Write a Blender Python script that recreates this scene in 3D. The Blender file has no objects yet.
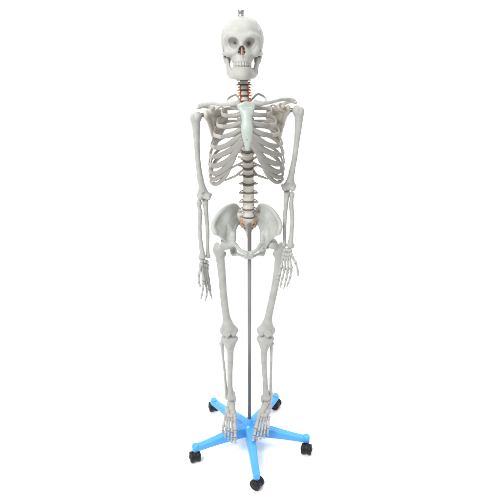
import bpy, math, random
import numpy as np
from mathutils import Vector, Matrix
random.seed(4)
SC = bpy.context.scene
COL = SC.collection
PI = math.pi
# ------------------------------------------------------------------ camera model
F, TH, D, H = 525.0, 0.42, 1.9, 1.848          # focal length in 500-px units, tilt, distance, height
CT, ST = math.cos(TH), math.sin(TH)
def P(px, py, Y):
    """point of the place seen at photo pixel (px,py) that stands at depth Y"""
    u, v = (px - 250) / F, (py - 250) / F
    t = (Y + D) / (CT - v * ST)
    return np.array([u * t, Y, H + t * (-ST - v * CT)])
def V3(*a): return np.array(a, float)
def lerp(a, b, t): return a + (b - a) * t

# ------------------------------------------------------------------ materials
def mat(name, col, rough=.45, metal=0., mottle=.10, bump=.15, scale=60, spec=.5, tint=None, coat=0.):
    m = bpy.data.materials.new(name); m.use_nodes = True
    nt = m.node_tree; b = nt.nodes['Principled BSDF']
    b.inputs['Roughness'].default_value = rough
    b.inputs['Metallic'].default_value = metal
    b.inputs['Specular IOR Level'].default_value = spec
    b.inputs['Coat Weight'].default_value = coat
    tc = nt.nodes.new('ShaderNodeTexCoord')
    if mottle:
        n = nt.nodes.new('ShaderNodeTexNoise'); n.inputs['Scale'].default_value = scale * .5
        n.inputs['Detail'].default_value = 5
        nt.links.new(tc.outputs['Object'], n.inputs['Vector'])
        r = nt.nodes.new('ShaderNodeValToRGB')
        d = tint or tuple(c * (1 - mottle * 2.2) for c in col)
        r.color_ramp.elements[0].position = .3; r.color_ramp.elements[1].position = .62
        r.color_ramp.elements[0].color = (*d, 1); r.color_ramp.elements[1].color = (*col, 1)
        nt.links.new(n.outputs['Fac'], r.inputs['Fac'])
        nt.links.new(r.outputs['Color'], b.inputs['Base Color'])
    else:
        b.inputs['Base Color'].default_value = (*col, 1)
    if bump:
        n2 = nt.nodes.new('ShaderNodeTexNoise'); n2.inputs['Scale'].default_value = scale * 4
        n2.inputs['Detail'].default_value = 6; n2.inputs['Roughness'].default_value = .65
        nt.links.new(tc.outputs['Object'], n2.inputs['Vector'])
        bp = nt.nodes.new('ShaderNodeBump'); bp.inputs['Strength'].default_value = bump
        bp.inputs['Distance'].default_value = .004
        nt.links.new(n2.outputs['Fac'], bp.inputs['Height'])
        nt.links.new(bp.outputs['Normal'], b.inputs['Normal'])
    return m
M = dict(
    bone=mat('bone_plastic', (0.366, 0.366, 0.351), .40, bump=.55, mottle=.09, tint=(0.307, 0.302, 0.278)),
    skull=mat('skull_plastic', (0.373, 0.373, 0.352), .38, bump=.5, mottle=.08, tint=(0.310, 0.304, 0.275)),
    torso=mat('rib_plastic', (0.363, 0.345, 0.312), .45, bump=.5, mottle=.1, tint=(0.283, 0.262, 0.230)),
    spine=mat('spine_plastic', (0.451, 0.431, 0.385), .42, bump=.25, mottle=.08, tint=(0.364, 0.323, 0.278)),
    cart=mat('cartilage_plastic', (0.233, 0.224, 0.204), .5, bump=.15, mottle=.06),
    disc=mat('disc_plastic', (.12, .10, .08), .5, bump=.1, mottle=.08),
    dark=mat('dark_disc', (.07, .06, .06), .5, bump=.1, mottle=.08),
    mint=mat('sternum_plastic', (0.354, 0.400, 0.368), .42, bump=.15, mottle=.05),
    ilium=mat('hip_plastic', (0.375, 0.390, 0.366), .42, bump=.45, mottle=.08, tint=(0.317, 0.326, 0.298)),
    nerve=mat('nerve_orange', (.72, .26, .05), .45, bump=0, mottle=.1),
    ochre=mat('nerve_ochre', (.32, .235, .12), .5, bump=0, mottle=.1),
    artery=mat('artery_red', (.55, .06, .03), .4, bump=0, mottle=.1),
    tooth=mat('tooth_enamel', (.40, .395, .365), .28, bump=0, mottle=.04),
    nasal=mat('nasal_lining', (.34, .22, .175), .5, bump=.2, mottle=.1),
    pink=mat('orbit_vessel', (.62, .10, .07), .5, bump=0, mottle=.1),
    blue=mat('blue_moulding', (.056, .315, .72), .32, bump=.05, mottle=.03, scale=30),
    black=mat('caster_black', (.006, .006, .007), .5, spec=.3, bump=.1, mottle=.1),
    pole=mat('pole_steel', (.22, .215, .21), .34, metal=.5, bump=0, mottle=.06, scale=8),
    steel=mat('screw_steel', (.42, .42, .42), .35, metal=1., bump=.1, mottle=.1),
    wire=mat('joint_steel', (.16, .16, .16), .4, metal=.9, bump=0, mottle=.05),
    white=mat('paper_white', (.93, .93, .93), .9, bump=0, mottle=0, spec=.0),
)

# ------------------------------------------------------------------ object helpers
def link(name, me, m, parent=None):
    if m: me.materials.clear(); me.materials.append(M[m] if isinstance(m, str) else m)
    o = bpy.data.objects.new(name, me); COL.objects.link(o)
    if parent: o.parent = parent
    return o
def centre(me):
    """move the mesh so its own origin is its middle; returns the offset"""
    n = len(me.vertices); co = np.empty(n * 3, np.float32); me.vertices.foreach_get('co', co)
    co = co.reshape(-1, 3); c = (co.min(0) + co.max(0)) / 2
    me.vertices.foreach_set('co', (co - c).ravel()); me.update()
    return Vector([float(x) for x in c])
def world_loc(o):
    v = Vector((0, 0, 0))
    while o: v = v + o.location; o = o.parent
    return v
def put(name, geo, m, parent, smooth=True):
    vs, fs = geo
    me = bpy.data.meshes.new(name)
    me.from_pydata([tuple(map(float, v)) for v in vs], [], [tuple(map(int, f)) for f in fs])
    me.validate()
    if smooth: me.polygons.foreach_set('use_smooth', [True] * len(me.polygons))
    c = centre(me)
    o = link(name, me, m, parent)
    o.location = c - (world_loc(parent) if parent else Vector((0, 0, 0)))
    return o
def empty(name, loc):
    o = bpy.data.objects.new(name, None); COL.objects.link(o); o.location = loc
    o.empty_display_size = .05
    return o
def merge(*geos):
    vs, fs = [], []
    for a, b in geos:
        n = len(vs); vs += list(a); fs += [tuple(i + n for i in f) for f in b]
    return vs, fs
def catmull(pts, n=8):
    p = [np.asarray(q, float) for q in pts]
    p = [2 * p[0] - p[1]] + p + [2 * p[-1] - p[-2]]
    out = []
    for i in range(1, len(p) - 2):
        for j in range(n):
            t = j / n
            a, b, c, d = p[i-1], p[i], p[i+1], p[i+2]
            out.append(.5 * ((2*b) + (-a+c)*t + (2*a-5*b+4*c-d)*t*t + (-a+3*b-3*c+d)*t**3))
    out.append(p[-2])
    return out
def nrm(v): return v / (np.linalg.norm(v) + 1e-12)
def sweep(pts, rw, rt=None, out=None, seg=12, n=8, cap=True):
    """tube along a smooth path; rw radius along the 'width', rt along the outward direction (lists over control points)"""
    m = len(pts)
    def prof(r):
        if r is None: return None
        if np.isscalar(r): r = [r] * m
        return catmull([V3(x, 0, 0) for x in r], n)
    W, T = prof(rw), prof(rt if rt is not None else rw)
    C = catmull(pts, n); N = len(C)
    vs, fs = [], []
    prev = None
    for i, c in enumerate(C):
        t = nrm(C[min(i+1, N-1)] - C[max(i-1, 0)])
        if out is not None: o = out(c)
        else: o = prev if prev is not None else (V3(0, -1, 0) if abs(t[1]) < .9 else V3(0, 0, 1))
        o = nrm(o - t * np.dot(o, t)); prev = o
        w = np.cross(t, o)
        for k in range(seg):
            a = 2 * PI * k / seg
            vs.append(c + w * math.cos(a) * W[i][0] + o * math.sin(a) * T[i][0])
    for i in range(N - 1):
        for k in range(seg):
            fs.append((i*seg+k, i*seg+(k+1) % seg, (i+1)*seg+(k+1) % seg, (i+1)*seg+k))
    if cap:
        for i, sgn in ((0, -1), (N-1, 1)):
            t = nrm(C[1]-C[0]) if i == 0 else nrm(C[-1]-C[-2])
            vs.append(C[i] + t * sgn * min(W[i][0], T[i][0]) * .7); q = len(vs) - 1
            for k in range(seg):
                f = (i*seg+k, i*seg+(k+1) % seg, q)
                fs.append(f if i else f[::-1])
    return vs, fs
def stick(a, b, r0, rm, r1, seg=10, flat=1.):
    """a small hand or foot bone: knobbly base, waisted shaft, rounded head"""
    L = np.linalg.norm(b - a); t = (b - a) / L
    o = V3(0, -1, 0); o = nrm(o - t * np.dot(o, t)); w = np.cross(t, o)
    prof = [(-.0, .35), (.03, .8), (.10, 1.), (.2, .8)]
    rows = [(s, r0 * q) for s, q in prof] + [(.35, rm), (.6, rm)] + [(.76, lerp(rm, r1, .45)), (.88, r1), (.95, r1 * .9), (1., r1 * .45)]
    vs, fs = [], []
    for s, r in rows:
        for k in range(seg):
            an = 2 * PI * k / seg
            vs.append(a + t * s * L + w * math.cos(an) * r + o * math.sin(an) * r * flat)
    n = len(rows)
    for i in range(n - 1):
        for k in range(seg):
            fs.append((i*seg+k, i*seg+(k+1) % seg, (i+1)*seg+(k+1) % seg, (i+1)*seg+k))
    fs.append(tuple(range(seg))[::-1]); fs.append(tuple((n-1)*seg + k for k in range(seg)))
    return vs, fs
def lathe(rows, seg=24, c=(0, 0, 0), ey=1.):
    """rows of (radius, z)"""
    vs, fs = [], []
    for r, z in rows:
        for k in range(seg):
            a = 2 * PI * k / seg
            vs.append((c[0] + r * math.cos(a), c[1] + r * math.sin(a) * ey, c[2] + z))
    n = len(rows)
    for i in range(n - 1):
        for k in range(seg):
            fs.append((i*seg+k, i*seg+(k+1) % seg, (i+1)*seg+(k+1) % seg, (i+1)*seg+k))
    fs.append(tuple(range(seg))[::-1]); fs.append(tuple((n-1)*seg + k for k in range(seg)))
    return vs, fs

# ------------------------------------------------------------------ bones as distance fields, meshed with surface nets
class Bone:
    def __init__(s, h=.0016, rough=0.): s.ops = []; s.h = h; s.rough = rough
    def _add(s, fn, lo, hi, k, sub): s.ops.append((fn, np.array(lo), np.array(hi), k, sub)); return s
    def ell(s, c, r, k=.006, sub=False, rot=None):
        c = np.asarray(c, float); r = np.asarray(r, float) * np.ones(3)
        R = np.array(rot) if rot is not None else None
        e = r if R is None else np.ones(3) * r.max()
        def fn(X, Y, Z):
            x, y, z = X - c[0], Y - c[1], Z - c[2]
            if R is not None:
                x, y, z = [R[0][i]*x + R[1][i]*y + R[2][i]*z for i in range(3)]
            k0 = np.sqrt((x/r[0])**2 + (y/r[1])**2 + (z/r[2])**2)
            k1 = np.sqrt((x/r[0]**2)**2 + (y/r[1]**2)**2 + (z/r[2]**2)**2) + 1e-9
            return k0 * (k0 - 1) / k1
        return s._add(fn, c - e, c + e, k, sub)
    def cap(s, a, b, ra, rb=None, k=.006, sub=False, flat=None, q=1.):
        """tapered capsule; flat = a direction along which it is q times thinner"""
        a = np.asarray(a, float); b = np.asarray(b, float); rb = ra if rb is None else rb
        ab = b - a; L2 = float(ab @ ab) + 1e-12
        fl = None if flat is None else nrm(np.asarray(flat, float))
        def fn(X, Y, Z):
            x, y, z = X - a[0], Y - a[1], Z - a[2]
            t = np.clip((x*ab[0] + y*ab[1] + z*ab[2]) / L2, 0, 1)
            x, y, z = x - t*ab[0], y - t*ab[1], z - t*ab[2]
            d2 = x*x + y*y + z*z
            if fl is not None:
                p = x*fl[0] + y*fl[1] + z*fl[2]
                d2 = d2 + p*p*(q*q - 1)
                return (np.sqrt(d2) - (ra + (rb - ra) * t)) * (2 / (1 + q))
            return np.sqrt(d2) - (ra + (rb - ra) * t)
        m = max(ra, rb)
        return s._add(fn, np.minimum(a, b) - m, np.maximum(a, b) + m, k, sub)
    def _group(s, start, k, sub):
        ops = s.ops[start:]; s.ops = s.ops[:start]
        def fn(X, Y, Z):
            d = np.full((X.shape[0], Y.shape[1], Z.shape[2]), .02, np.float32)
            gx, gy, gz = X[:, 0, 0], Y[0, :, 0], Z[0, 0, :]; m = k + .006
            for f, lo, hi, *_ in ops:
                sl = tuple(slice(*np.searchsorted(g, (lo[i] - m, hi[i] + m))) for i, g in enumerate((gx, gy, gz)))
                c = d[sl]
                if c.size: np.minimum(c, f(X[sl[0]], Y[:, sl[1]], Z[:, :, sl[2]]), out=c, casting='unsafe')
            return d
        return s._add(fn, np.min([o[1] for o in ops], 0), np.max([o[2] for o in ops], 0), k, sub)
    def tube(s, pts, rs, k=.006, n=6, flat=None, q=1., sub=False):
        C = catmull(pts, n); st = len(s.ops)
        R = catmull([V3(r, 0, 0) for r in (rs if not np.isscalar(rs) else [rs]*len(pts))], n)
        for i in range(len(C) - 1): s.cap(C[i], C[i+1], max(R[i][0], .0008), max(R[i+1][0], .0008), k, sub, flat, q)
        return s._group(st, k, sub)
    def plate(s, tris, r, k=.006):
        st = len(s.ops)
        for t in tris: s.tri(*t, r, k)
        return s._group(st, k, False)
    def tri(s, a, b, c, r, k=.006, sub=False):
        a, b, c = [np.asarray(v, float) for v in (a, b, c)]
        ba, cb, ac = b - a, c - b, a - c; nn = np.cross(ba, ac)
        def fn(X, Y, Z):
            pa = (X - a[0], Y - a[1], Z - a[2]); pb = (X - b[0], Y - b[1], Z - b[2]); pc = (X - c[0], Y - c[1], Z - c[2])
            dt = lambda u, p: u[0]*p[0] + u[1]*p[1] + u[2]*p[2]
            ins = (np.sign(dt(np.cross(ba, nn), pa)) + np.sign(dt(np.cross(cb, nn), pb)) + np.sign(dt(np.cross(ac, nn), pc))) < 2
            def e(u, p):
                t = np.clip(dt(u, p) / (u @ u), 0, 1)
                return (u[0]*t - p[0])**2 + (u[1]*t - p[1])**2 + (u[2]*t - p[2])**2
            ed = np.minimum(np.minimum(e(ba, pa), e(cb, pb)), e(ac, pc))
            pl = dt(nn, pa)**2 / (nn @ nn)
            return np.sqrt(np.where(ins, ed, pl)) - r
        return s._add(fn, np.minimum(np.minimum(a, b), c) - r, np.maximum(np.maximum(a, b), c) + r, k, sub)
    def geo(s):
        h = s.h
        lo = np.min([o[1] for o in s.ops if not o[4]], 0) - 3 * h - .004
        hi = np.max([o[2] for o in s.ops if not o[4]], 0) + 3 * h + .004
        n = np.ceil((hi - lo) / h).astype(int) + 1
        ax = [(lo[i] + h * np.arange(n[i])).astype(np.float32) for i in range(3)]
        d = np.full(n, .02, np.float32)
        for fn, a, b, k, sub in s.ops:
            m = k + 3 * h + .002
            i0 = np.clip(np.floor((a - m - lo) / h).astype(int), 0, n); i1 = np.clip(np.ceil((b + m - lo) / h).astype(int) + 1, 0, n)
            if (i1 <= i0).any(): continue
            sl = tuple(slice(i0[i], i1[i]) for i in range(3))
            e = fn(ax[0][sl[0]][:, None, None], ax[1][sl[1]][None, :, None], ax[2][sl[2]][None, None, :]).astype(np.float32)
            c = d[sl]
            if sub:
                e = -e; hh = np.maximum(k - np.abs(c - e), 0) / k; d[sl] = np.maximum(c, e) + hh*hh*k*.25
            else:
                hh = np.maximum(k - np.abs(c - e), 0) / k; d[sl] = np.minimum(c, e) - hh*hh*k*.25
        if s.rough:
            X, Y, Z = ax[0][:, None, None], ax[1][None, :, None], ax[2][None, None, :]
            w = lambda q: np.sin(q*X*1.1 + 1.7*np.sin(q*Y*.7)) * np.sin(q*Y + 1.3*np.sin(q*Z*.8)) * np.sin(q*Z*.9 + 1.1*np.sin(q*X*.6) + .5)
            d = d + s.rough * (w(170.) + .6 * w(390.)).astype(np.float32)
        return nets(d, lo, h)
def nets(d, lo, h):
    n = np.array(d.shape); S = d < 0
    c8 = [S[i:n[0]-1+i, j:n[1]-1+j, k:n[2]-1+k] for i in (0, 1) for j in (0, 1) for k in (0, 1)]
    cnt = sum(c.astype(np.int8) for c in c8)
    act = (cnt > 0) & (cnt < 8)
    I = np.argwhere(act)
    idx = np.full(act.shape, -1, np.int64); idx[act] = np.arange(len(I))
    acc = np.zeros((len(I), 3)); num = np.zeros(len(I))
    corners = [(i, j, k) for i in (0, 1) for j in (0, 1) for k in (0, 1)]
    for a in corners:
        for axis in range(3):
            if a[axis]: continue
            b = list(a); b[axis] = 1; b = tuple(b)
            va = d[I[:, 0]+a[0], I[:, 1]+a[1], I[:, 2]+a[2]]; vb = d[I[:, 0]+b[0], I[:, 1]+b[1], I[:, 2]+b[2]]
            m = (va < 0) != (vb < 0)
            t = np.where(m, va / np.where(m, va - vb, 1), 0)
            p = np.array(a, float)[None, :] + np.zeros((len(I), 3)); p[:, axis] += t
            acc[m] += p[m]; num[m] += 1
    vs = lo + h * (I + acc / num[:, None])
    fs = []
    for axis in range(3):
        u, w = (axis + 1) % 3, (axis + 2) % 3
        sl0 = [slice(None)] * 3; sl1 = [slice(None)] * 3
        sl0[axis] = slice(0, n[axis]-1); sl1[axis] = slice(1, n[axis])
        cr = S[tuple(sl0)] != S[tuple(sl1)]
        E = np.argwhere(cr)
        E = E[(E[:, u] > 0) & (E[:, w] > 0) & (E[:, u] < n[u]-1) & (E[:, w] < n[w]-1)]
        du = np.zeros(3, int); du[u] = 1; dw = np.zeros(3, int); dw[w] = 1
        g = lambda e: idx[e[:, 0], e[:, 1], e[:, 2]]
        q = np.stack([g(E - du - dw), g(E - dw), g(E), g(E - du)], 1)
        ins = S[E[:, 0], E[:, 1], E[:, 2]]
        q = np.where(ins[:, None], q, q[:, ::-1])
        fs.append(q[(q >= 0).all(1)])
    return vs, np.concatenate(fs)

# ================================================================== SKELETON
SK = empty('anatomical_skeleton', (0, .01, 0))
SK['label'] = 'life-size off-white plastic human skeleton model hanging upright on the metal pole'
SK['category'] = 'skeleton'

# ---------------------------------------------------------------- skull
def skull():
    cx = -.0262
    def Q(x, py, Y, dx=0): p = P(250, py, Y); return V3(cx + x, Y, p[2])
    b = Bone(.0014, .00025)
    zt = P(242, 16, 0)[2]
    zc = zt - .0715
    b.ell((cx, .004, zc), (.0685, .090, .0715))
    b.ell((cx, .045, zc - .004), (.063, .058, .058), .02)
    for s in (-1, 1): b.ell((cx + s*.019, .006, zc + .014), (.0425, .062, .0475), .018)
    b.ell((cx, -.040, zc + .008), (.0575, .050, .046), .025)
    for s in (-1, 1):
        b.ell((cx + s*.052, .004, zc - .012), (.0155, .045, .036), .018)
    # face block
    b.ell(Q(0, 52, -.050), (.046, .040, .034), .015)
    b.ell(Q(0, 58, -.056), (.0285, .040, .024), .01)
    arch = [Q(-.026, 60.6, -.045), Q(-.0215, 60.6, -.076), Q(-.0105, 60.6, -.0940), Q(.0105, 60.6, -.0940), Q(.0215, 60.6, -.076), Q(.026, 60.6, -.045)]
    b.tube(arch, .0068, .012)
    for s in (-1, 1):
        # brow, outer rim, cheekbone, arch
        b.tube([Q(s*.0525, 43, -.060), Q(s*.050, 38.2, -.071), Q(s*.032, 35.6, -.084), Q(s*.012, 37.5, -.088), Q(0, 38.8, -.088)], [.0066, .0068, .0062, .0074, .0085], .012)
        b.tube([Q(s*.0525, 42, -.062), Q(s*.052, 47, -.064), Q(s*.045, 51.8, -.070)], [.0066, .0070, .0098], .008)
        b.ell(Q(s*.043, 53, -.067), (.016, .013, .0125), .008)
        b.tube([Q(s*.043, 52.5, -.067), Q(s*.058, 53.5, -.048), Q(s*.0655, 54, -.020), Q(s*.064, 53.5, .008)], [.009, .0065, .0052, .006], .005)
        b.tube([Q(s*.011, 41, -.088), Q(s*.0125, 47, -.088), Q(s*.023, 52, -.082), Q(s*.040, 52.8, -.072)], [.0062, .0052, .0058, .0072], .009)
        b.tube([Q(s*.054, 56, .022), Q(s*.052, 61, .016), Q(s*.049, 65, .012)], [.014, .012, .005], .01)
        b.tube([Q(s*.058, 31, -.045), Q(s*.050, 36, -.058)], [.004, .005], .012)
    b.tube([Q(0, 39, -.088), Q(0, 43, -.095), Q(0, 46.2, -.100)], [.008, .007, .0055], .006)
    b.ell(Q(0, 56.6, -.096), (.004, .006, .004), .006)
    # hollow out: orbits, nose, under the base, temple
    for s in (-1, 1):
        b.ell(Q(s*.0300, 43.4, -.094), (.0187, .027, .0178), .003, True)
        b.cap(Q(s*.024, 42.6, -.098), Q(s*.038, 43.4, -.090), .0142, .0138, .003, True)
        b.cap(Q(s*.026, 43.6, -.078), Q(s*.022, 43.6, -.068), .0080, .005, .008, True)
        b.cap(Q(s*.0240, 42.4, -.064), Q(s*.0165, 44.8, -.056), .0026, .0022, .002, True)
        b.cap(Q(s*.0240, 42.4, -.052), Q(s*.0165, 44.8, -.044), .0026, .0022, .002, True)
        b.ell(Q(s*.0535, 53.6, -.024), (.0075, .020, .018), .005, True)
        b.ell(Q(s*.052, 60, -.020), (.013, .030, .012), .006, True)
        b.cap(Q(s*.0050, 52.4, -.115), Q(s*.0050, 52.4, -.078), .0070, .006, .004, True)
        b.cap(Q(s*.0035, 49, -.115), Q(s*.0035, 49, -.078), .0062, .005, .004, True)
    b.cap(Q(0, 46.8, -.115), Q(0, 47.2, -.07), .0042, .004, .003, True)
    b.ell(Q(0, 68, -.025), (.026, .045, .024), .006, True)
    o = put('skull', b.geo(), 'skull', SK)
    # nose lining and septum, small coloured vessels in the orbits
    n = Bone(.0012)
    n.cap(Q(0, 46.8, -.090), Q(0, 54.5, -.092), .0014, .0016, .002, flat=(1, 0, 0), q=.6)
    n.ell(Q(0, 50.8, -.076), (.0125, .005, .0165), .002)
    for s in (-1, 1): n.cap(Q(s*.007, 50.5, -.084), Q(s*.007, 50.5, -.072), .0026, .0026, .002); n.cap(Q(s*.0065, 53.4, -.086), Q(s*.0065, 53.4, -.072), .0028, .0028, .002)
    put('nasal_cavity', n.geo(), 'nasal', o)
    put('orbital_vessel', sweep([Q(.0150, 45.0, -.069), Q(.0190, 42.8, -.0715), Q(.026, 41.2, -.0735)], [.0009, .0013, .0006]), 'pink', o)
    # upper teeth
    def row(pts, n, z0, z1, wid, out):
        C = catmull(pts, 12); L = [0]
        for i in range(1, len(C)): L.append(L[-1] + np.linalg.norm(C[i] - C[i-1]))
        t = Bone(.0009)
        for i in range(n):
            sl = (i + .5) / n * L[-1]
            j = min(max(np.searchsorted(L, sl), 1), len(C) - 1)
            f = (sl - L[j-1]) / (L[j] - L[j-1]); c = lerp(C[j-1], C[j], f); tn = nrm(C[j] - C[j-1])
            a = abs(i + .5 - n / 2)
            w = wid * (.95 if a < 1 else .85 if a < 3 else 1.05 if a > 5 else .9)
            up = V3(c[0], c[1], z0); dn = V3(c[0], c[1], z1 + (.0008 if i % 2 else 0))
            t.cap(up, dn, w * .42, w * .46, .0006, flat=np.cross(tn, (0, 0, 1)), q=1.2 if a < 3 else .8)
        return t.geo()
    za, zb = P(250, 61.8, -.098)[2], P(250, 64.7, -.098)[2]
    put('upper_teeth', row([Q(-.0262, 61, -.052), Q(-.0218, 61, -.079), Q(-.0100, 61, -.0975), Q(.0100, 61, -.0975), Q(.0218, 61, -.079), Q(.0262, 61, -.052)], 14, za, zb, .0098, 1), 'tooth', o)
    # mandible
    m = Bone(.0014, .0001)
    lowl = [Q(-.0465, 73.8, -.012), Q(-.0395, 75.9, -.045), Q(-.0255, 76.8, -.080), Q(-.0095, 76.8, -.098), Q(.0095, 76.8, -.098), Q(.0255, 76.8, -.080), Q(.0395, 75.9, -.045), Q(.0465, 73.8, -.012)]
    m.tube(lowl, [.006, .0075, .0085, .0092, .0092, .0085, .0075, .006], .008)
    upl = [Q(-.031, 69.6, -.040), Q(-.0238, 69.2, -.075), Q(-.0105, 68.9, -.093), Q(.0105, 68.9, -.093), Q(.0238, 69.2, -.075), Q(.031, 69.6, -.040)]
    m.tube(upl, [.006, .007, .0075, .0075, .007, .006], .014)
    midl = [lerp(a, b2, .5) for a, b2 in zip([lowl[1], lowl[2], lowl[3], lowl[4], lowl[5], lowl[6]], upl)]
    m.tube(midl, .0072, .014)
    m.ell(Q(0, 76, -.101), (.016, .009, .009), .008)
    for s in (-1, 1):
        g = Q(s*.0462, 73.2, -.012); f1 = Q(s*.0435, 73, -.040)
        co = Q(s*.0565, 57.5, -.002); cr = Q(s*.050, 58, -.032); nt_ = Q(s*.0515, 62, -.016)
        m.tri(g, f1, nt_, .0032, .006); m.tri(g, co, nt_, .0034, .006); m.tri(f1, cr, nt_, .003, .006); m.tri(f1, cr, Q(s*.040, 70, -.045), .003, .006)
        m.cap(g, co, .0052, .0048, .006); m.cap(f1, cr, .004, .003, .006)
        m.ell(co, (.009, .005, .005), .004)
    md = put('mandible', m.geo(), 'skull', SK)
    zc2, zd = P(250, 68.4, -.096)[2], P(250, 65.5, -.096)[2]
    put('lower_teeth', row([Q(-.0262, 66, -.050), Q(-.0215, 66, -.076), Q(-.0098, 66, -.0935), Q(.0098, 66, -.0935), Q(.0215, 66, -.076), Q(.0262, 66, -.050)], 14, zc2, zd, .0095, 1), 'tooth', md)
    # hanging screw on the crown
    put('hanging_screw', lathe([(.0098, -.008), (.0098, .004), (.0088, .0045), (.0088, .006), (.0100, .0065), (.0100, .0155), (.0092, .0175), (.004, .018)], 20, P(241, 15.6, .0) + V3(0, .006, 0)), 'steel', SK)
skull()

# ---------------------------------------------------------------- spine
def vertebra_mesh(kind):
    b = Bone(.0011, .0002)
    if kind == 'lumbar':
        w, dp, hh = .0225, .0165, .0128
        b.cap((0, 0, -hh*.6), (0, 0, hh*.6), .0150, .0150, .004)
        rows = [(.021, -hh), (.0222, -hh+.003), (.0195, -.003), (.019, 0), (.0195, .003), (.0222, hh-.003), (.021, hh)]
        tp, tr, sp = .036, .0042, .050
    elif kind == 'thoracic':
        w, dp, hh = .0165, .0145, .0100; tp, tr, sp = .030, .0045, .048
    else:
        w, dp, hh = .0135, .0095, .0070; tp, tr, sp = .0205, .0038, .034
    b.ops.clear()
    # body: waisted drum made of stacked slabs
    for z, q in ((-hh+.0025, 1.), (-hh*.35, .9), (hh*.35, .9), (hh-.0025, 1.)):
        b.ell((0, 0, z), (w*q, dp*q, .0045 + hh*.25), .004)
    b.ell((0, 0, -hh - .004), (w*1.3, dp*1.3, .0055), .001, True); b.ell((0, 0, hh + .004), (w*1.3, dp*1.3, .0055), .001, True)
    by = dp + .012
    for s in (-1, 1):
        b.cap((s*w*.6, dp*.7, hh*.3), (s*w*.75, by, hh*.2), .0042, .004, .004)
        b.cap((s*w*.75, by, hh*.2), (s*tp, by + (.010 if kind == 'thoracic' else -.004 if kind == 'cervical' else .002), hh*.25), tr, tr*.8, .004)
        b.cap((s*w*.75, by, hh*.2), (0, by + .012, -.002), .004, .0045, .004)
        b.cap((s*w*.8, by + .004, -hh*1.0), (s*w*.8, by + .003, hh*1.2), .0042, .0042, .004)
    b.cap((0, by + .010, -.002), (0, by + sp*.55, -hh*.9 - (.012 if kind == 'thoracic' else 0)), .0042, .0046 if kind == 'lumbar' else .0035, .004)
    vs, fs = b.geo()
    me = bpy.data.meshes.new('vertebra'); me.from_pydata([tuple(map(float, v)) for v in vs], [], fs.tolist())
    me.polygons.foreach_set('use_smooth', [True] * len(me.polygons)); me.materials.append(M['spine'])
    return me
VM = {k: vertebra_mesh(k) for k in ('cervical', 'thoracic', 'lumbar')}
VH = dict(cervical=.0140, thoracic=.0200, lumbar=.0256)      # nominal body heights
# disc levels: photo row and depth of the front edge, from C3/4 down to L5/S1
def lev(px, py, Y): return P(px, py, Y)
LV = [lev(243.6, 75.5, -.012), lev(243.8, 80.3, -.008), lev(244, 85, -.004), lev(244.2, 90.5, 0), lev(244.4, 96, .004), lev(244.7, 101.8, .010)]   # C2/3 .. C7/T1
T12 = lev(248.3, 176.2, .004)
c7 = LV[-1]
for i in range(1, 13):
    t = i / 12.
    p = lerp(c7, T12, t ** .93)
    p[1] = lerp(.010, .004, t) + .036 * math.sin(PI * min(1, t * 1.02)) ** 1.2
    if i in (9, 10, 11): p = lev(248.2, {9: 153.6, 10: 161.2, 11: 169}[i], p[1])
    p[0] = lerp(c7[0], T12[0], t)
    LV.append(p)
for py, Y in ((185, -.002), (193.6, -.008), (202.4, -.010), (210.4, -.008), (218.6, -.002)):
    LV.append(lev(248.4, py, Y))
VERT = []
names = ['cervical'] * 5 + ['thoracic'] * 12 + ['lumbar'] * 5
off = dict(cervical=.010, thoracic=.0145, lumbar=.0175)
discgeo = {}
def place(o, p, tl, scx):
    o.location = Vector(p) - world_loc(SK); o.rotation_euler = (tl, 0, 0); o.scale = scx
def disc_mesh(w, dp, h, m):
    vs, fs = lathe([(w*.5, -h*.5), (w*.93, -h*.5), (w, -h*.25), (w*1.015, 0), (w, h*.25), (w*.93, h*.5), (w*.5, h*.5)], 28, (0, 0, 0), dp / w)
    me = bpy.data.meshes.new('intervertebral_disc'); me.from_pydata([tuple(v) for v in vs], [], fs)
    me.polygons.foreach_set('use_smooth', [True] * len(me.polygons)); me.materials.append(M[m]); return me
DM = dict(cervical=disc_mesh(.0142, .0102, .0050, 'dark'), thoracic=disc_mesh(.0176, .0152, .0048, 'disc'), lumbar=disc_mesh(.0236, .0176, .0058, 'disc'))
n_prev = None
for i, kind in enumerate(names):
    a, b = LV[i].copy(), LV[i+1].copy()
    d = b - a; hgt = np.linalg.norm(d)
    tl = -math.atan2(d[1], -d[2])
    if kind == 'thoracic': wsc = lerp(.90, 1.22, (i - 5) / 11.)
    elif kind == 'lumbar': wsc = lerp(.93, 1.03, (i - 17) / 4.)
    else: wsc = 1.0
    oy = off[kind] * wsc
    c = lerp(a, b, .5) + V3(0, oy, 0)
    o = bpy.data.objects.new('vertebra', VM[kind]); COL.objects.link(o); o.parent = SK
    gap = .0046 if kind != 'lumbar' else .0052
    place(o, c, -tl * -1, (wsc, wsc, (hgt - gap) / VH[kind]))
    VERT.append((c, kind, wsc))
    dk = kind if kind != 'thoracic' or i < 16 else 'thoracic'
    g = bpy.data.objects.new('intervertebral_disc', DM[dk]); COL.objects.link(g); g.parent = SK
    place(g, b + V3(0, off[kind] * wsc, 0), tl, (wsc, wsc, 1))
# top two neck bones behind the jaw
for k, (py, sc) in enumerate(((71.5, 1.0), (66.5, 1.25))):
    o = bpy.data.objects.new('vertebra', VM['cervical']); COL.objects.link(o); o.parent = SK
    place(o, P(243.3 - k*.5, py, -.006 + .002*k), 0, (sc, 1, 1.05))
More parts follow.
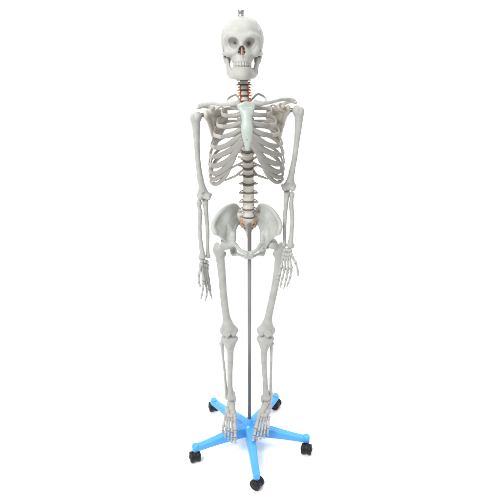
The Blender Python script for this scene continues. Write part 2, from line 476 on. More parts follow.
# nerves and arteries
for i, (c, kind, wsc) in enumerate(VERT):
    z = LV[i+1][2] + (.002 if kind == 'cervical' else .004)
    for s in (-1, 1):
        if kind == 'cervical':
            x = c[0] + s*.013; y = c[1] + .004
            put('spinal_nerve', sweep([V3(x, y, z), V3(x + s*.006, y - .004, z - .001), V3(x + s*.011 + s*.003*(i % 2), y - .002, z - .003)], [.0034, .0032, .0016]), 'nerve' if i > 1 else 'ochre', SK)
        else:
            r = .0165*wsc if kind == 'thoracic' else .0225*wsc
            x = c[0] + s*r*.8; y = c[1] + .010
            ln = .007 if kind == 'thoracic' else .012
            put('spinal_nerve', sweep([V3(x, y, z), V3(x + s*ln*.7, y - .003, z - .002), V3(x + s*ln*1.3, y + .001, z - .007)], [.0030, .0026, .0012]), 'ochre', SK)
for s in (-1, 1):
    q = [LV[k] + V3(s*.0142, .004, 0) for k in (2, 3, 4, 5)]
    q = [q[0] + V3(0, .006, .004)] + q + [q[-1] + V3(0, .004, -.010)]
    put('vertebral_artery', sweep(q, [.0012, .0018, .0018, .0018, .0018, .0016]), 'artery', SK)
# sacrum and coccyx
def sacrum():
    b = Bone(.0014, .0003)
    pr = LV[-1] + V3(0, .018, -.004); x = pr[0]
    b.ell(pr + V3(0, 0, -.006), (.024, .016, .012))
    mid = V3(x, .058, 1.085); low = V3(x, .060, 1.055)
    b.tube([pr + V3(0, .004, -.010), V3(x, .040, 1.105), mid, low], [.017, .018, .015, .010], .008)
    for s in (-1, 1):
        al = V3(x + s*.043, .050, 1.126)
        b.ell(al, (.009, .018, .016), .012)
        b.tri(pr + V3(s*.012, .006, 0), al + V3(0, 0, .010), al + V3(-s*.004, 0, -.016), .0085, .012); b.tri(pr + V3(s*.012, .006, 0), pr + V3(s*.010, .010, -.022), al + V3(-s*.004, 0, -.016), .0085, .012)
        b.tri(al, V3(x + s*.034, .055, 1.095), mid, .009, .010)
        b.tri(al, pr + V3(0, .012, -.012), mid, .009, .010)
        b.tri(V3(x + s*.034, .055, 1.095), mid, low, .008, .010)
        for z, q in ((1.112, .020), (1.092, .018), (1.072, .014)):
            b.ell((x + s*q, .040 if z > 1.1 else .046, z), (.0045, .012, .004), .003, True)
    o = put('sacrum', b.geo(), 'spine', SK)
    t = Bone(.0012)
    t.tube([V3(x, .058, 1.054), V3(x, .052, 1.040), V3(x, .040, 1.028)], [.009, .007, .004]); t.ell((x, .054, 1.043), (.010, .006, .005), .003)
    put('coccyx', t.geo(), 'bone', SK)
    for s in (-1, 1):
        for k, (z, q) in enumerate(((1.113, .019), (1.096, .017))):
            put('sacral_nerve', sweep([V3(x + s*q, .040, z), V3(x + s*(q+.006), .028, z - .003), V3(x + s*(q+.010), .026, z - .010)], [.0046, .0056, .0036]), 'ochre' if k else 'nerve', SK)
sacrum()

# ---------------------------------------------------------------- thorax
MX = 246.6
def px2(s, px, py, Y):
    """photo pixel of the viewer's-left half, mirrored for the other side"""
    if s > 0:
        dx = MX - px; px = MX + dx; py = py - 2.2 * dx / 37
    return P(px, py, Y)
# sternum
def sternum():
    b = Bone(.0012, .0001)
    A = lambda px, py, Y: P(px, py, Y)
    fl = (0, -1, -.25)
    b.tri(A(238.0, 104.2, -.066), A(254.0, 104, -.066), A(247, 115, -.082), .0050, .012)
    b.tri(A(238.0, 104.2, -.066), A(242.6, 112, -.080), A(247, 115, -.082), .0050, .012)
    b.tri(A(254.0, 104, -.066), A(251.4, 112, -.080), A(247, 115, -.082), .0050, .012)
    b.cap(A(246.6, 107.5, -.073), A(247, 115, -.083), .0225, .0172, .010, flat=fl, q=3.8)
    b.tube([A(247, 115, -.083), A(247, 122, -.094), A(247.2, 129, -.104), A(247.3, 136, -.111), A(247.3, 141, -.114)], [.0178, .0192, .0208, .0196, .0140], .008, flat=fl, q=3.2)
    b.tube([A(247.3, 140, -.113), A(247.4, 145, -.115), A(247.4, 148.6, -.114)], [.0118, .0108, .0078], .006, flat=fl, q=2.2)
    b.cap(A(247.1, 140.2, -.14), A(247.1, 139.6, -.09), .0019, .0019, .001, True)
    b.ell(A(246, 102.4, -.062), (.010, .012, .006), .004, True)
    put('sternum', b.geo(), 'mint', SK)
sternum()
RIB = {  # lateral-most point, bone/cartilage joint, then the cartilage path to the breastbone  (px, py, depth)
 1: ((225.6, 101.5, .000), (231, 105.0, -.052), [(235, 105.3, -.064), (240.2, 106.5, -.071)]),
 2: ((222.0, 110.5, .008), (227.0, 116.0, -.062), [(234, 115.8, -.079), (242.8, 114.4, -.083)]),
 3: ((217.4, 121.5, .006), (223.6, 126.8, -.072), [(232, 126, -.092), (241.6, 122.6, -.094)]),
 4: ((214.4, 131.5, .004), (221.4, 137.0, -.077), [(231, 134.6, -.100), (241.4, 129.6, -.103)]),
 5: ((212.0, 142.0, .000), (214.6, 147.6, -.050), [(219.5, 147.6, -.076), (226, 145.6, -.096), (234.5, 140.2, -.107), (241.6, 134.8, -.109)]),
 6: ((210.2, 152.2, -.002), (212.8, 156.6, -.046), [(217.5, 156.2, -.070), (225, 153.2, -.090), (232, 149.2, -.104), (237.5, 144.0, -.110), (241.9, 138.4, -.112)]),
 7: ((209.2, 161.6, -.004), (211.8, 165.6, -.040), [(215.5, 165.9, -.060), (221.5, 164.0, -.080), (229, 159.8, -.098), (234.8, 153.0, -.108), (239, 146.2, -.112), (243.2, 141.6, -.114)]),
 8: ((209.4, 169.0, -.004), (211.2, 172.6, -.032), [(214.5, 173.6, -.050), (219, 172.4, -.070), (226, 167.6, -.090), (231.4, 160.6, -.102), (236.4, 151.6, -.108)]),
 9: ((209.8, 174.5, -.004), (210.9, 178.2, -.024), [(213.4, 179.4, -.040), (217, 178.4, -.058), (223, 173.6, -.078), (228, 166.6, -.092), (233, 157.4, -.103)]),
 10: ((210.4, 179.5, -.002), (212.6, 183.6, -.026), [(217, 184.0, -.050), (222, 180.2, -.072), (226.4, 174, -.086), (231, 164.6, -.097)]),
}
AX = V3(-.008, -.012, 0)
def outward(c):
    v = c - AX; v[2] = 0
    return nrm(v * V3(1, 1.25, 0)) + V3(0, 0, .12)
for i in range(1, 13):
    c, kind, wsc = VERT[4 + i]
    for s in (-1, 1):
        hd = c + V3(s*.0150*wsc, .011, .004)
        z0 = hd[2]
        if i <= 10:
            Lp, Cp, path = RIB[i]
            L = px2(s, *Lp); Cc = px2(s, *Cp)
            w = abs(L[0] - c[0])
            if i == 1:
                pts = [hd, px2(s, 236.4, 95.2, .036), px2(s, 230.4, 96.8, .024), px2(s, 227.2, 100.2, -.006), px2(s, 228.0, 103.6, -.036), Cc]
            else:
                back = c[1] + .036
                pts = [hd, V3(c[0] + s*.032, back - .006, z0 + .002), V3(c[0] + s*w*.60, back + .010, lerp(z0, L[2], .12)),
                       V3(c[0] + s*w*.90, lerp(back, L[1], .42) + .012, lerp(z0, L[2], .48)), L,
                       lerp(L, Cc, .5) + V3(s*w*.085, -.012, -.002) * min(1, max(0, np.linalg.norm(L - Cc) / .05 - .35)), Cc]
            if i in (6, 7, 9, 10):
                dz = {6: -.006, 7: .013, 9: -.010, 10: .005}[i]
                for j, q in ((1, .8), (2, 1.), (3, .8)): pts[j] = pts[j] + V3(0, 0, dz * q)
            rw = [.0046, .0054, .0064, .0068, .0070, .0070, .0072][:len(pts)]
            rt = [.0040, .0036, .0034, .0032, .0030, .0030, .0036][:len(pts)]
            if i == 1: rw = [.0036, .0042, .0046, .0050, .0060, .0070]; rt = [.004, .0032, .003, .003, .003, .0035]
            rb = put('rib', sweep(pts, rw, rt, outward, 12, 8), 'spine' if i == 1 else 'torso', SK)  # first rib: overexposure put into its colour by the paler plastic
            cp = [Cc] + [px2(s, *q) for q in path]
            m = len(cp)
            wd = {1: .0080, 2: .0082, 3: .0086, 4: .0090, 5: .0092, 6: .0094, 7: .0096, 8: .0090, 9: .0080, 10: .0072}[i]
            cw = [.0070] + [wd * (1 + {5: .15, 6: .35, 7: .5, 8: .85, 9: .95, 10: .75}[i] * (j / (m - 2)) ** 1.5) for j in range(m - 1)] if i > 4 else [.0072] + [wd] * (m - 1)
            cw[-1] = .0080 if i < 8 else .0070
            ct = [.0040] + [.0045] * (m - 1)
            put('costal_cartilage', sweep(cp, cw, ct, outward, 12, 8), 'cart', SK)
        else:
            if i == 11: pts = [hd, px2(s, 236, 165.4, .062), px2(s, 229, 169, .066), px2(s, 219, 174.5, .040), px2(s, 214.5, 178, .012)]
            else: pts = [hd, px2(s, 236, 175.6, .050), px2(s, 230, 178.2, .056), px2(s, 225, 180.4, .050)]
            k = len(pts)
            put('rib', sweep(pts, [.0042] + [.0050] * (k-2) + [.0030], [.004] + [.0034] * (k-2) + [.0024], outward, 10, 8), 'torso', SK)

# ---------------------------------------------------------------- shoulder girdle
def scapula(s):
    q = (lambda px, py, Y: P(px, py, Y)) if s < 0 else (lambda px, py, Y: P(2*MX + .6 - px, py - 5.2 * min(1, max(0, (232 - px) / 30)), Y))
    b = Bone(.0014, .0003)
    G = q(206.0, 114.5, .017); Gl = q(207.4, 118.5, .022)
    SA = q(226, 108.5, .078); MB = q(227, 118, .094); IA = q(215.5, 146, .094); NK = q(213, 112, .030)
    b.tri(NK, SA, MB, .0026, .006); b.tri(NK, MB, IA, .0022, .006); b.tri(NK, Gl, IA, .0025, .006)
    b.tube([Gl, q(209.6, 124, .038), q(212.4, 134, .064), IA], [.0075, .0055, .0050, .0055], .008)
    b.tube([IA, q(224, 130, .097), MB, SA], [.004, .003, .003, .003], .005)
    b.tube([SA, q(220, 107, .056), NK], [.003, .003, .005], .006)
    b.ell(G, (.0075, .012, .0185), .008)
    b.cap(G, NK, .012, .009, .008)
    b.tube([MB, q(220, 110, .080), q(210, 107.4, .062), q(202, 106.2, .040), q(198.6, 107.2, .016)], [.003, .005, .006, .0075, .0065], .006)
    b.tri(q(220, 110, .078), q(208, 107.6, .060), q(213, 112, .036), .003, .006)
    b.cap(q(200.5, 106.8, .030), q(198.4, 107.6, .010), .0095, .0075, .006, flat=(0, .2, 1), q=1.8)
    b.tube([q(212, 109.4, .022), q(213.4, 107.8, -.004), q(210.8, 110.2, -.022)], [.009, .0065, .0055], .006)
    put('scapula', b.geo(), 'spine', SK)
    jb = [q(201.5, 115.2, .012), q(205.8, 115.0, .016)]
    put('joint_bolt', sweep([jb[0], lerp(jb[0], jb[1], .5), jb[1]], [.0080, .0085, .0080]), 'wire', SK)
scapula(-1); scapula(1)
for pts in ([(238.8, 102.8, -.066), (231, 104.2, -.070), (222, 104.6, -.052), (212, 103.6, -.016), (204, 104.6, .006), (198.6, 106.4, .012)],
            [(254.4, 102.6, -.066), (262, 103.4, -.070), (271, 102.2, -.052), (281, 99.6, -.016), (289, 99.6, .006), (294.6, 101.2, .012)]):
    put('clavicle', sweep([P(*p) for p in pts], [.0105, .0075, .0062, .0062, .0078, .0080], [.0095, .0065, .0058, .0056, .0052, .0045], None, 14), 'bone', SK)

# ---------------------------------------------------------------- arms
def humerus(hc, gt, sh, dist, med):
    """hc head centre, gt greater tubercle, sh shaft points, dist elbow centre, med sign towards the body"""
    b = Bone(.0015, .00012)
    b.ell(hc, (.0175, .020, .0178)); b.ell(gt, (.0105, .013, .0155), .006); b.cap(lerp(hc, gt, .55) + V3(0, -.016, .006), lerp(hc, gt, .55) + V3(0, -.012, -.034), .003, .002, .006, True)
    top = lerp(hc, gt, .5) + V3(0, 0, -.010)
    b.tube([top] + sh, [.0165, .0135, .0105, .0100, .0108], .010)
    e = dist
    b.tube([sh[-1], e + V3(0, 0, .022)], [.0108, .0125], .006)
    b.cap(e + V3(-.016, .002, .010), e + V3(.016, .002, .010), .0080, .0080, .008)
    b.tri(lerp(sh[-1], e, .25), e + V3(-.017, 0, .014), e + V3(.017, 0, .014), .0058, .010)
    b.ell(e + V3(med*.0245, .003, .013), (.0078, .007, .0078), .006)
    b.ell(e + V3(-med*.0190, .001, .010), (.0065, .007, .0085), .006)
    b.cap(e + V3(med*.018, -.004, .003), e + V3(med*.004, -.004, .004), .0098, .0068, .004)
    b.ell(e + V3(-med*.012, -.006, .003), .0095, .004)
    b.ell(e + V3(med*.004, -.011, .020), (.008, .006, .006), .005, True)
    b.ell(e + V3(med*.004, .014, .018), (.010, .007, .010), .005, True)
    put('humerus', b.geo(), 'bone', SK)
humerus(P(197.2, 116.6, .008), P(193.2, 117.6, .000), [P(196.2, 130, .004), P(196.9, 145, .002), P(198, 162, 0), P(200.4, 179, 0)], P(203.7, 198.2, 0), 1)
humerus(P(297.0, 110.6, .008), P(301.2, 111.4, .000), [P(298.6, 124, .004), P(297, 140, .002), P(294.6, 158, 0), P(291.9, 172, 0)], P(289.2, 189.2, 0), -1)
def forearm(re, rw, ue, uw, med):
    b = Bone(.0014, .0001)
    t = lambda a, c, f, dx=0: lerp(a, c, f) + V3(dx, 0, 0)
    b.cap(re + V3(0, 0, .003), re + V3(0, 0, -.003), .0100, .0098, .003)
    b.tube([re, t(re, rw, .10), t(re, rw, .18, med*.002), t(re, rw, .45, -med*.004), t(re, rw, .75, -med*.003), t(re, rw, .93), rw], [.0085, .0072, .0092, .0082, .0082, .0105, .0115], .005)
    b.ell(rw + V3(-med*.002, 0, 0), (.0135, .009, .009), .008); b.cap(rw + V3(-med*.010, 0, -.002), rw + V3(-med*.011, 0, -.010), .005, .003, .004)
    put('radius', b.geo(), 'bone', SK)
    put('joint_bolt', sweep([re + V3(0, .002, -.004), re + V3(0, .002, .010), re + V3(0, .002, .022)], .0022), 'wire', SK)
    put('joint_bolt', sweep([rw + V3(med*.002, 0, 0), rw + V3(med*.003, 0, -.010), rw + V3(med*.004, 0, -.022)], .0022), 'wire', SK)
    b = Bone(.0014, .0001)
    b.tube([ue + V3(0, .012, .018), ue + V3(0, .010, .004), ue + V3(0, .002, -.014), t(ue, uw, .22, med*.001), t(ue, uw, .55, med*.003), t(ue, uw, .85), uw], [.0095, .0112, .0116, .0088, .0076, .0066, .0080], .005)
    b.ell(ue + V3(0, -.006, -.012), (.0085, .007, .007), .005); b.ell(uw, (.0085, .008, .007), .005)
    b.ell(ue + V3(0, -.008, .002), (.014, .0095, .0085), .003, True)
    b.cap(uw + V3(med*.005, .004, 0), uw + V3(med*.006, .005, -.011), .0035, .002, .003)
    put('ulna', b.geo(), 'bone', SK)
forearm(P(199.0, 202.8, -.004), P(202.4, 256.8, -.046), P(205.2, 199.6, .000), P(208.0, 256.0, -.030), 1)
forearm(P(291.9, 195.0, -.004), P(290.4, 245.4, -.046), P(286.8, 190.8, .000), P(284.4, 245.0, -.034), -1)
def hand(wr, carp, mcb, fingers, thumb):
    """bones of one hand; every row of joints given as photo pixel + depth"""
    root = empty('hand', Vector(wr) - world_loc(SK)); root.parent = SK
    for c in carp:
        b = Bone(.0011)
        b.ell(c, (.0088 + random.uniform(-.001, .0012), .0086, .0094 + random.uniform(-.001, .001)))
        b.ell(c + V3(random.uniform(-.003, .003), random.uniform(-.003, .003), random.uniform(-.003, .003)), .0048, .003)
        put('carpal', b.geo(), 'bone', root)
    for base, js in zip(mcb, fingers):
        base = base + V3(0, 0, .005)
        put('metacarpal', stick(base, js[0], .0070, .0044, .0072), 'bone', root)
        for k in range(len(js) - 1):
            a, c = js[k], js[k+1]; g = nrm(c - a) * .0002
            q = 1 - .16 * k
            put('phalanx', stick(a + g, c - g, .0068*q, .0042*q, .0056*q if k < 2 else .0040), 'bone', root)
    put('metacarpal', stick(thumb[0], thumb[1], .0068, .0048, .0070), 'bone', root)
    for k in (1, 2):
        put('phalanx', stick(thumb[k], thumb[k+1], .0060, .0038, .0048 if k == 1 else .0036), 'bone', root)
hand(P(204, 259, -.045),
     [P(201.6, 261.6, -.056), P(204.2, 261.2, -.046), P(206.6, 262, -.036), P(201.0, 265, -.068), P(203.0, 265.6, -.058), P(205.2, 265.8, -.048), P(207.2, 265.4, -.036)],
     [P(201.8, 268, -.072), P(203.6, 268.6, -.060), P(205.6, 268.6, -.049), P(207.2, 268, -.038)],
     [[P(203.4, 281.6, -.098), P(202.9, 289.4, -.112), P(201.8, 294.8, -.116), P(200.8, 298.8, -.116)],
      [P(205.4, 283, -.080), P(207.2, 291, -.094), P(206.6, 296.6, -.100), P(205.0, 300.6, -.102)],
      [P(207.4, 282.4, -.062), P(209.4, 289.6, -.076), P(210.8, 294.8, -.080), P(212, 298.6, -.080)],
      [P(208.6, 280.4, -.042), P(210.0, 286.6, -.048), P(210.4, 290.4, -.050), P(210.6, 293.4, -.050)]],
     [P(200.6, 266, -.076), P(198.6, 275.4, -.100), P(199.0, 282.2, -.110), P(200.2, 287, -.112)])
hand(P(287, 248, -.045),
     [P(284.8, 250.4, -.046), P(287.4, 250.2, -.050), P(290, 250.6, -.054), P(283.8, 254.0, -.052), P(286.2, 254.4, -.056), P(288.6, 254.6, -.060), P(291, 254.2, -.064)],
     [P(289.6, 257, -.066), P(287.4, 257.4, -.062), P(285.4, 257.2, -.058), P(283.4, 256.6, -.054)],
     [[P(291.4, 269.4, -.086), P(290.2, 277.6, -.098), P(288.2, 283, -.100), P(286.8, 286.6, -.098)],
      [P(287.8, 271, -.084), P(286.0, 279.4, -.098), P(284.6, 285.4, -.102), P(283.4, 289.2, -.100)],
      [P(284.2, 270.6, -.080), P(282.2, 278.4, -.092), P(281.0, 284, -.096), P(280, 287.4, -.094)],
      [P(281.0, 268.8, -.074), P(278.8, 275.2, -.084), P(277.8, 279.4, -.086), P(277.2, 282.4, -.085)]],
     [P(292.0, 256.2, -.068), P(296.0, 263.4, -.082), P(297.8, 270.6, -.090), P(298.0, 276.2, -.092)])

# ---------------------------------------------------------------- pelvis
def hip(s):
    if s < 0: q = lambda px, py, Y: P(px, py, Y)
    else: q = lambda px, py, Y: P(249 + (248.6 - px) * .885, py, Y)
    b = Bone(.0015, .00012)
    crest = [q(238.4, 209.5, .072), q(235.0, 205.4, .048), q(229.0, 206.2, .016), q(222.0, 210.6, -.012), q(216.4, 217.5, -.032), q(213.0, 226, -.052), q(215.0, 232.6, -.066)]
    inner = [q(239.2, 221.0, .052), q(236.4, 224.6, .026), q(234.4, 229.5, .004), q(233.8, 235, -.018), q(231.5, 240, -.030)]
    SIu = q(239.4, 214.5, .062)
    fos = q(227, 220.5, -.010)                      # deepest point of the fossa
    ring = crest + [q(219.4, 235.6, -.060), q(222.4, 238, -.056), q(226, 240.6, -.042)] + inner[::-1] + [SIu]
    def closed(pts, n):
        ext = pts[-2:] + pts + pts[:2]
        c = catmull(ext, n)
        return c[2*n:2*n + len(pts)*n]
    rg = closed(ring, 3)
    lv = [0, .2, .4, .6, .8, 1.]
    def at_(p, t):
        v = lerp(p, fos, t); v[1] = lerp(p[1], fos[1], 1 - (1 - t) ** 1.8); return v
    pl = []
    for i in range(len(rg)):
        p0, p1 = rg[i], rg[(i+1) % len(rg)]
        for t0, t1 in zip(lv, lv[1:]):
            A, Bq, Cq, Dq = at_(p0, t0), at_(p1, t0), at_(p1, t1), at_(p0, t1)
            pl.append((A, Bq, Cq))
            if t1 < 1: pl.append((A, Cq, Dq))
    b.plate(pl, .0050, .012)
    b.tube(crest, [.0055, .0054, .0048, .0044, .0046, .0050, .0054], .014)
    b.cap(SIu, inner[0], .010, .009, .010); b.cap(crest[0], SIu, .008, .010, .010)
    ac = q(226.2, 243.6, -.018)
    b.ell(ac + V3(-s*.004, .004, .004), (.027, .027, .027), .014)
    b.tube([inner[0], inner[1], inner[2], inner[3], q(233.4, 239.6, -.036)], [.007, .0060, .0060, .0075, .010], .012)
    # pubis
    pub = q(243.2, 251.8, -.080); sym = q(246.3, 253.6, -.083); syl = q(246.5, 257.0, -.074)
    b.tube([ac + V3(-s*.012, -.006, .004), q(235.4, 244.8, -.050), q(239.6, 249.8, -.072), pub, sym], [.013, .0085, .0072, .0082, .0090], .008)
    b.cap(sym, syl, .0090, .0075, .006)
    # ischium
    it = q(233.6, 251.0, .030)
    b.tube([ac + V3(-s*.004, .016, -.006), q(231.4, 247, .030), it], [.017, .013, .014], .010)
    b.tube([it + V3(0, -.004, -.010), q(238.4, 254.2, -.010), q(243, 256.2, -.050), syl], [.011, .0068, .0060, .0068], .008)
    b.ell(ac + V3(s*.016, -.010, -.008), (.025, .024, .024), .004, True)
    put('hip_bone', b.geo(), 'ilium', SK)
hip(-1); hip(1)
a, c = P(248.0, 252.4, -.083), P(248.2, 257.8, -.072)
put('pubic_symphysis', sweep([a, lerp(a, c, .5), c], [.0062, .0072, .0055], [.009, .0105, .0085]), 'mint', SK)

# ---------------------------------------------------------------- legs
def femur(hd, gt, sh, kn, s):
    """s: sign of the outer side"""
    b = Bone(.0016, .00014)
    b.ell(hd, .0215)
    nk = lerp(hd, gt, .62) + V3(0, 0, -.008)
    b.cap(hd, nk, .0135, .0150, .008)
    b.ell(gt, (.0135, .019, .021), .012)
    b.ell(gt + V3(0, .004, .012), (.009, .013, .010), .006)
    b.ell(sh[0] + V3(-s*.016, .016, .008), (.009, .010, .011), .010)
    b.tube([lerp(gt, nk, .45) + V3(0, 0, -.012)] + sh, [.0215, .0180, .0162, .0152, .0156, .0170], .012)
    b.tube([sh[-1], lerp(sh[-1], kn, .6)], [.0160, .0250], .010)
    for e in (-1, 1):
        b.ell(kn + V3(e*.0195, .006, .001), (.0145, .024, .0190), .008)
        b.ell(kn + V3(e*.027, .004, .010), (.0085, .014, .012), .008)
    b.tri(sh[-1], kn + V3(-.024, 0, .016), kn + V3(.024, 0, .016), .0120, .014)
    b.cap(kn + V3(0, -.022, -.012), kn + V3(0, -.024, .014), .0055, .006, .010, True)
    b.ell(kn + V3(0, .030, -.014), (.0075, .020, .016), .005, True)
    put('femur', b.geo(), 'bone', SK)
    p = Bone(.0013, .0003); p.ell(kn + V3(s*.007, -.0215, .012), (.0175, .0060, .0150)); p.cap(kn + V3(s*.007, -.0215, .008), kn + V3(s*.006, -.0195, -.008), .0125, .0050, .008, flat=(0, 1, 0), q=1.9)
    put('patella', p.geo(), 'bone', SK)
def shank(kn, sh, an, fh, fm, fa, s):
    b = Bone(.0015, .00012)
    top = kn + V3(0, .004, -.030)
    for e in (-1, 1): b.ell(top + V3(e*.0180, .002, .002), (.0170, .021, .0095), .010)
    b.tube([top, lerp(top, sh[0], .35), sh[0]] + sh[1:] + [an + V3(0, 0, .024), an + V3(0, 0, .010)], [.0240, .0225, .0155] + [.0125, .0115, .0118][:len(sh)-1] + [.0150, .0185], .010)
    b.tri(top + V3(-.0235, 0, -.004), top + V3(.0235, 0, -.004), lerp(top, sh[0], .85), .0115, .012)
    b.ell(top + V3(0, -.019, -.026), (.0085, .008, .014), .008)
    b.cap(an + V3(-s*.014, 0, .006), an + V3(-s*.0165, -.002, -.012), .0095, .0065, .008)
    b.ell(an + V3(0, 0, .008), (.0195, .0165, .011), .008)
    b.ell(an + V3(0, -.002, -.012), (.0135, .020, .011), .005, True)
    b.ell(top + V3(0, 0, .012), (.006, .012, .004), .004, True)
    put('tibia', b.geo(), 'bone', SK)
    f = Bone(.0014, .0001)
    f.ell(fh, (.0115, .0115, .0125)); f.tube([fh] + fm + [fa + V3(0, 0, .022), fa], [.008, .0058, .0056, .0060, .0075, .0085], .005)
    f.cap(fa, fa + V3(-s*.001, 0, -.014), .0090, .0055, .006)
    put('fibula', f.geo(), 'bone', SK)
femur(P(226.6, 244.4, -.020), P(217.0, 248.0, .004), [P(220.0, 257.5, .000), P(221.9, 274, -.010), P(223.4, 293, -.020), P(225.6, 312, -.028), P(227.4, 322, -.030)], P(228.8, 332.8, -.030), -1)
femur(P(272.2, 243.6, -.020), P(281.4, 248.0, .004), [P(279.2, 257.5, .000), P(277.2, 274, -.010), P(273.6, 293, -.020), P(269.4, 312, -.028), P(267.6, 322, -.030)], P(266.0, 332.8, -.030), 1)
shank(P(229.2, 333.2, -.030), [P(230.4, 349.5, -.022), P(230.3, 362, -.016), P(230.0, 376, -.010), P(230.0, 386, -.004)], P(230.8, 398.6, 0), P(221.8, 343.4, -.014),
      [P(222.8, 356, -.010), P(224.4, 370, -.003), P(225.4, 382, .004)], P(226.4, 396.2, .008), -1)
shank(P(265.4, 333.2, -.030), [P(264.2, 349.5, -.022), P(264.0, 362, -.016), P(264.8, 376, -.010), P(265.4, 386, -.004)], P(266.0, 398.6, 0), P(271.4, 343.4, -.014),
      [P(271.4, 356, -.010), P(271.0, 370, -.003), P(270.8, 382, .004)], P(270.8, 396.2, .008), 1)
def foot(an, ax, s):
    """an ankle centre, ax unit direction of the toes, s sign of the outer (little-toe) side"""
    root = empty('foot', Vector(an) - world_loc(SK)); root.parent = SK
    ax = nrm(ax); dn = nrm(V3(0, 0, -1) - ax * np.dot(V3(0, 0, -1), ax))    # sole side
    dn = nrm(dn); lat = nrm(np.cross(ax, dn)); lat = lat * (1 if lat[0] * s > 0 else -1)
    Q = lambda a, l, d: an + ax * a + lat * l + dn * d
    b = Bone(.0013, .0003)
    b.ell(Q(.002, -.002, .012), .0165); b.cap(Q(.006, -.004, .014), Q(.036, -.006, .016), .0165, .0145, .006)
    put('talus', b.geo(), 'bone', root)
    b = Bone(.0014, .0003)
    b.tube([Q(.026, .012, .030), Q(0, .004, .034), Q(-.026, 0, .040), Q(-.038, 0, .044)], [.012, .0145, .0155, .0140], .008); b.ell(Q(-.036, 0, .050), .0145, .008)
    put('calcaneus', b.geo(), 'bone', root)
    for (a, l, d, r) in ((.045, -.010, .018, .0150), (.042, .013, .024, .0150), (.060, -.018, .020, .0120), (.061, -.004, .017, .0110), (.059, .008, .019, .0108)):
        t = Bone(.0012, .0003); t.ell(Q(a, l, d), (r, r*.95, r)); t.ell(Q(a + .005, l, d - .003), r*.8, .005)
        put('tarsal', t.geo(), 'bone', root)
    M5 = [(-.020, -.0235, .067, .128, .0110), (-.0075, -.0090, .070, .136, .0075), (.004, .0050, .070, .131, .0072), (.013, .0185, .066, .124, .0070), (.022, .0310, .058, .114, .0072)]
    TP = [(.029, .024), (.022, .012, .009), (.020, .010, .008), (.017, .009, .008), (.014, .008, .007)]
    for k, ((l0, l1, a0, a1, r), tp) in enumerate(zip(M5, TP)):
        A = Q(a0, l0, .018 + .002 * k); Bq = Q(a1, l1, .030)
        put('metatarsal', stick(A, Bq, r*1.05, r*.66, r*.98, flat=1.1), 'bone', root)
        cur = Bq; a, d = a1 + .0006, .030
        for j, ln in enumerate(tp):
            a2 = a + ln; d2 = d + (-.001 if j == 0 else .005)
            g0 = Q(a, l1 * (1 + .04 * j), d); g1 = Q(a2 - .0004, l1 * (1 + .04 * (j + 1)), d2)
            rr = r * (.98 - .12 * j)
            put('phalanx', stick(g0, g1, rr, rr*.62, rr*.78), 'bone', root)
            a, d = a2, d2
foot(P(230.9, 400.5, 0), V3(-.03, -.66, -.60), -1)
foot(P(266.2, 400.5, 0), V3(-.22, -.66, -.60), 1)

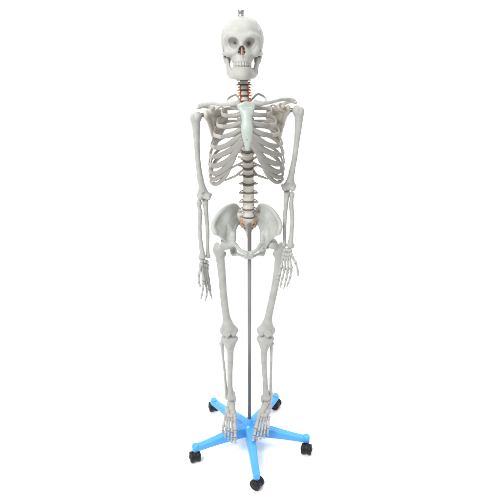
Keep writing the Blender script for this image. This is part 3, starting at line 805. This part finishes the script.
# ================================================================== ROLLING STAND
CXY = V3(-.0022, .012, 0)
ST_ = empty('rolling_stand', Vector((CXY[0], CXY[1], 0)))
ST_['label'] = 'blue five-legged rolling stand with black casters and a thin grey steel pole'
ST_['category'] = 'stand'
R = .268
zp = float(LV[-1][2]) + .02
put('pole', lathe([(.0080, .112), (.0080, zp - .004), (.006, zp)], 24, CXY), 'pole', ST_)
hub = put('hub', lathe([(.030, .050), (.034, .054), (.037, .075), (.036, .096), (.030, .104), (.020, .108), (.0165, .118), (.0150, .134), (.0135, .137), (.0082, .137)], 40, CXY), 'blue', ST_)
WHEEL = [(.0300, -.258), (.2600, -.066), (.132, .243), (-.186, .224), (-.249, -.110)]     # where each caster has swivelled to
TURN = [.3, -.2, .4, 0, .5]
def leg(li):
    ang = math.radians(6.3) + li * 2 * PI / 5
    ca, sa = math.sin(ang), -math.cos(ang)
    d = V3(ca, sa, 0); l = V3(-sa, ca, 0)
    rows = []
    # radius, top z, bottom z, half width top, half width bottom
    for r, zt, zb, wt, wb in ((.020, .103, .052, .0185, .0235), (.045, .103, .053, .0182, .0230), (.075, .1005, .054, .0172, .0218), (.12, .0945, .0555, .0158, .0200),
                              (.17, .0865, .0555, .0146, .0180), (.215, .0800, .0545, .0138, .0165), (.250, .0775, .0535, .0134, .0156), (.276, .0765, .0540, .0122, .0142), (.283, .0755, .0560, .0095, .0115)):
        sec = [(-wb, zb), (-wb*.98, zb + .004), (-wt - .0022, zt - .006), (-wt, zt - .0015), (-wt + .004, zt), (0, zt + .0008), (wt - .004, zt), (wt, zt - .0015), (wt + .0022, zt - .006), (wb*.98, zb + .004), (wb, zb)]
        rows.append([CXY + d*r + l*x + V3(0, 0, z) for x, z in sec])
    n = len(rows[0]); vs = [v for row in rows for v in row]; fs = []
    for i in range(len(rows) - 1):
        for k in range(n):
            fs.append((i*n+k, i*n+(k+1) % n, (i+1)*n+(k+1) % n, (i+1)*n+k))
    fs.append(tuple(range(n))[::-1]); fs.append(tuple((len(rows)-1)*n+k for k in range(n)))
    fs = [f[::-1] for f in fs]
    lg = put('leg', (vs, fs), 'blue', ST_, smooth=False)
    m = lg.modifiers.new('soft', 'BEVEL'); m.width = .0016; m.segments = 2; m.limit_method = 'ANGLE'; m.angle_limit = math.radians(28)
    e = CXY + d * R
    sk = lathe([(.0135, .0495), (.0152, .051), (.0152, .0790), (.0142, .0815), (.0120, .0822), (.0095, .0812), (.004, .0812)], 28, e)
    put('socket', sk, 'blue', lg)
    # caster: stem and hood, two wheels
    wc = V3(*WHEEL[li], .0255)
    f = wc - e; f[2] = 0; f = nrm(f); tw = math.atan2(f[1], f[0]) + TURN[li]
    f = V3(math.cos(tw), math.sin(tw), 0); w = V3(-math.sin(tw), math.cos(tw), 0)
    hd = Bone(.0012)
    hd.cap(e + V3(0, 0, .0565), e + V3(0, 0, .044), .0085, .0095, .003)
    hd.cap(wc - w*.006 + V3(0, 0, .002), wc + w*.006 + V3(0, 0, .002), .0215, .0215, .004)
    hd.cap(wc - w*.004, wc + w*.004, .0200, .0200, .002)
    hd.cap(e + V3(0, 0, .0565), e + V3(0, 0, .042), .0085, .0095, .003)
    hd.cap(e + V3(0, 0, .040) , wc + V3(0, 0, .012), .012, .013, .006)
    ct = put('caster', hd.geo(), 'black', ST_)
    for sg in (-1, 1):
        vs, fs = lathe([(.010, -.0085), (.0215, -.0085), (.0245, -.006), (.0250, 0), (.0245, .006), (.0215, .0085), (.016, .0088), (.0150, .0070), (.006, .0070), (.005, .0086)], 30)
        out = [wc + w*sg*.0145 + f*v[0] + V3(0, 0, v[1]) + w*sg*v[2] for v in vs]
        put('wheel', (out, fs if sg < 0 else [q[::-1] for q in fs]), 'black', ct)
for k in range(5): leg(k)

# ================================================================== SETTING: white sweep
def sweep_sheet():
    vs, fs = [], []
    prof = [(-6, 0), (-3, 0), (-1, 0), (0, 0), (1, 0), (2.4, 0)]
    for k in range(1, 13):
        a = k / 12 * PI / 2; prof.append((2.4 + 1.2*math.sin(a), 1.2 - 1.2*math.cos(a)))
    prof.append((3.6, 6))
    for y, z in prof: vs += [(-8, y, z), (8, y, z)]
    for i in range(len(prof) - 1): fs.append((2*i, 2*i+1, 2*i+3, 2*i+2))
    return vs, fs
bd = put('backdrop', sweep_sheet(), 'white', None); bd['kind'] = 'structure'
bd['label'] = 'plain white studio backdrop and floor'

# ================================================================== light, camera
w = bpy.data.worlds.new('World'); SC.world = w; w.use_nodes = True
nt = w.node_tree; bgn = nt.nodes['Background']
tcn = nt.nodes.new('ShaderNodeTexCoord'); sep = nt.nodes.new('ShaderNodeSeparateXYZ'); rmp = nt.nodes.new('ShaderNodeMapRange')
nt.links.new(tcn.outputs['Generated'], sep.inputs['Vector']); nt.links.new(sep.outputs['Z'], rmp.inputs['Value'])
rmp.inputs['From Min'].default_value = 0; rmp.inputs['From Max'].default_value = 1
rmp.inputs['To Min'].default_value = .30; rmp.inputs['To Max'].default_value = 1.45
nt.links.new(rmp.outputs['Result'], bgn.inputs['Color'])          # added gradient: bright overhead, dim towards the horizon so bone sides darken
bgn.inputs['Strength'].default_value = 1.0
def area(name, loc, look, size, power, col=(1, 1, 1)):
    l = bpy.data.lights.new(name, 'AREA'); l.shape = 'RECTANGLE'; l.size, l.size_y = size; l.energy = power; l.color = col
    o = bpy.data.objects.new(name, l); COL.objects.link(o); o.location = loc
    o.rotation_euler = (Vector(look) - Vector(loc)).to_track_quat('-Z', 'Y').to_euler()
    o['kind'] = 'helper'
    return o
area('key_softbox', (-1.4, -2.0, 3.2), (0, 0, 1.1), (1.0, 1.0), 105)
area('backdrop_fill', (0, 1.4, 4.6), (0, 3.6, 1.6), (9, 1.), 210)  # added fill lamp, only there to turn the backdrop white
cam = bpy.data.cameras.new('camera'); co = bpy.data.objects.new('camera', cam); COL.objects.link(co)
co.location = (0, -D, H); co.rotation_euler = (PI/2 - TH, 0, 0)
cam.sensor_fit = 'HORIZONTAL'; cam.sensor_width = 36; cam.lens = 36 * F / 500; cam.clip_end = 100; cam.clip_start = .05
SC.camera = co
SC.render.resolution_x = SC.render.resolution_y = 1024
SC.view_settings.view_transform = 'Standard'; SC.view_settings.look = 'None'
SC.view_settings.exposure = 0; SC.view_settings.gamma = 1
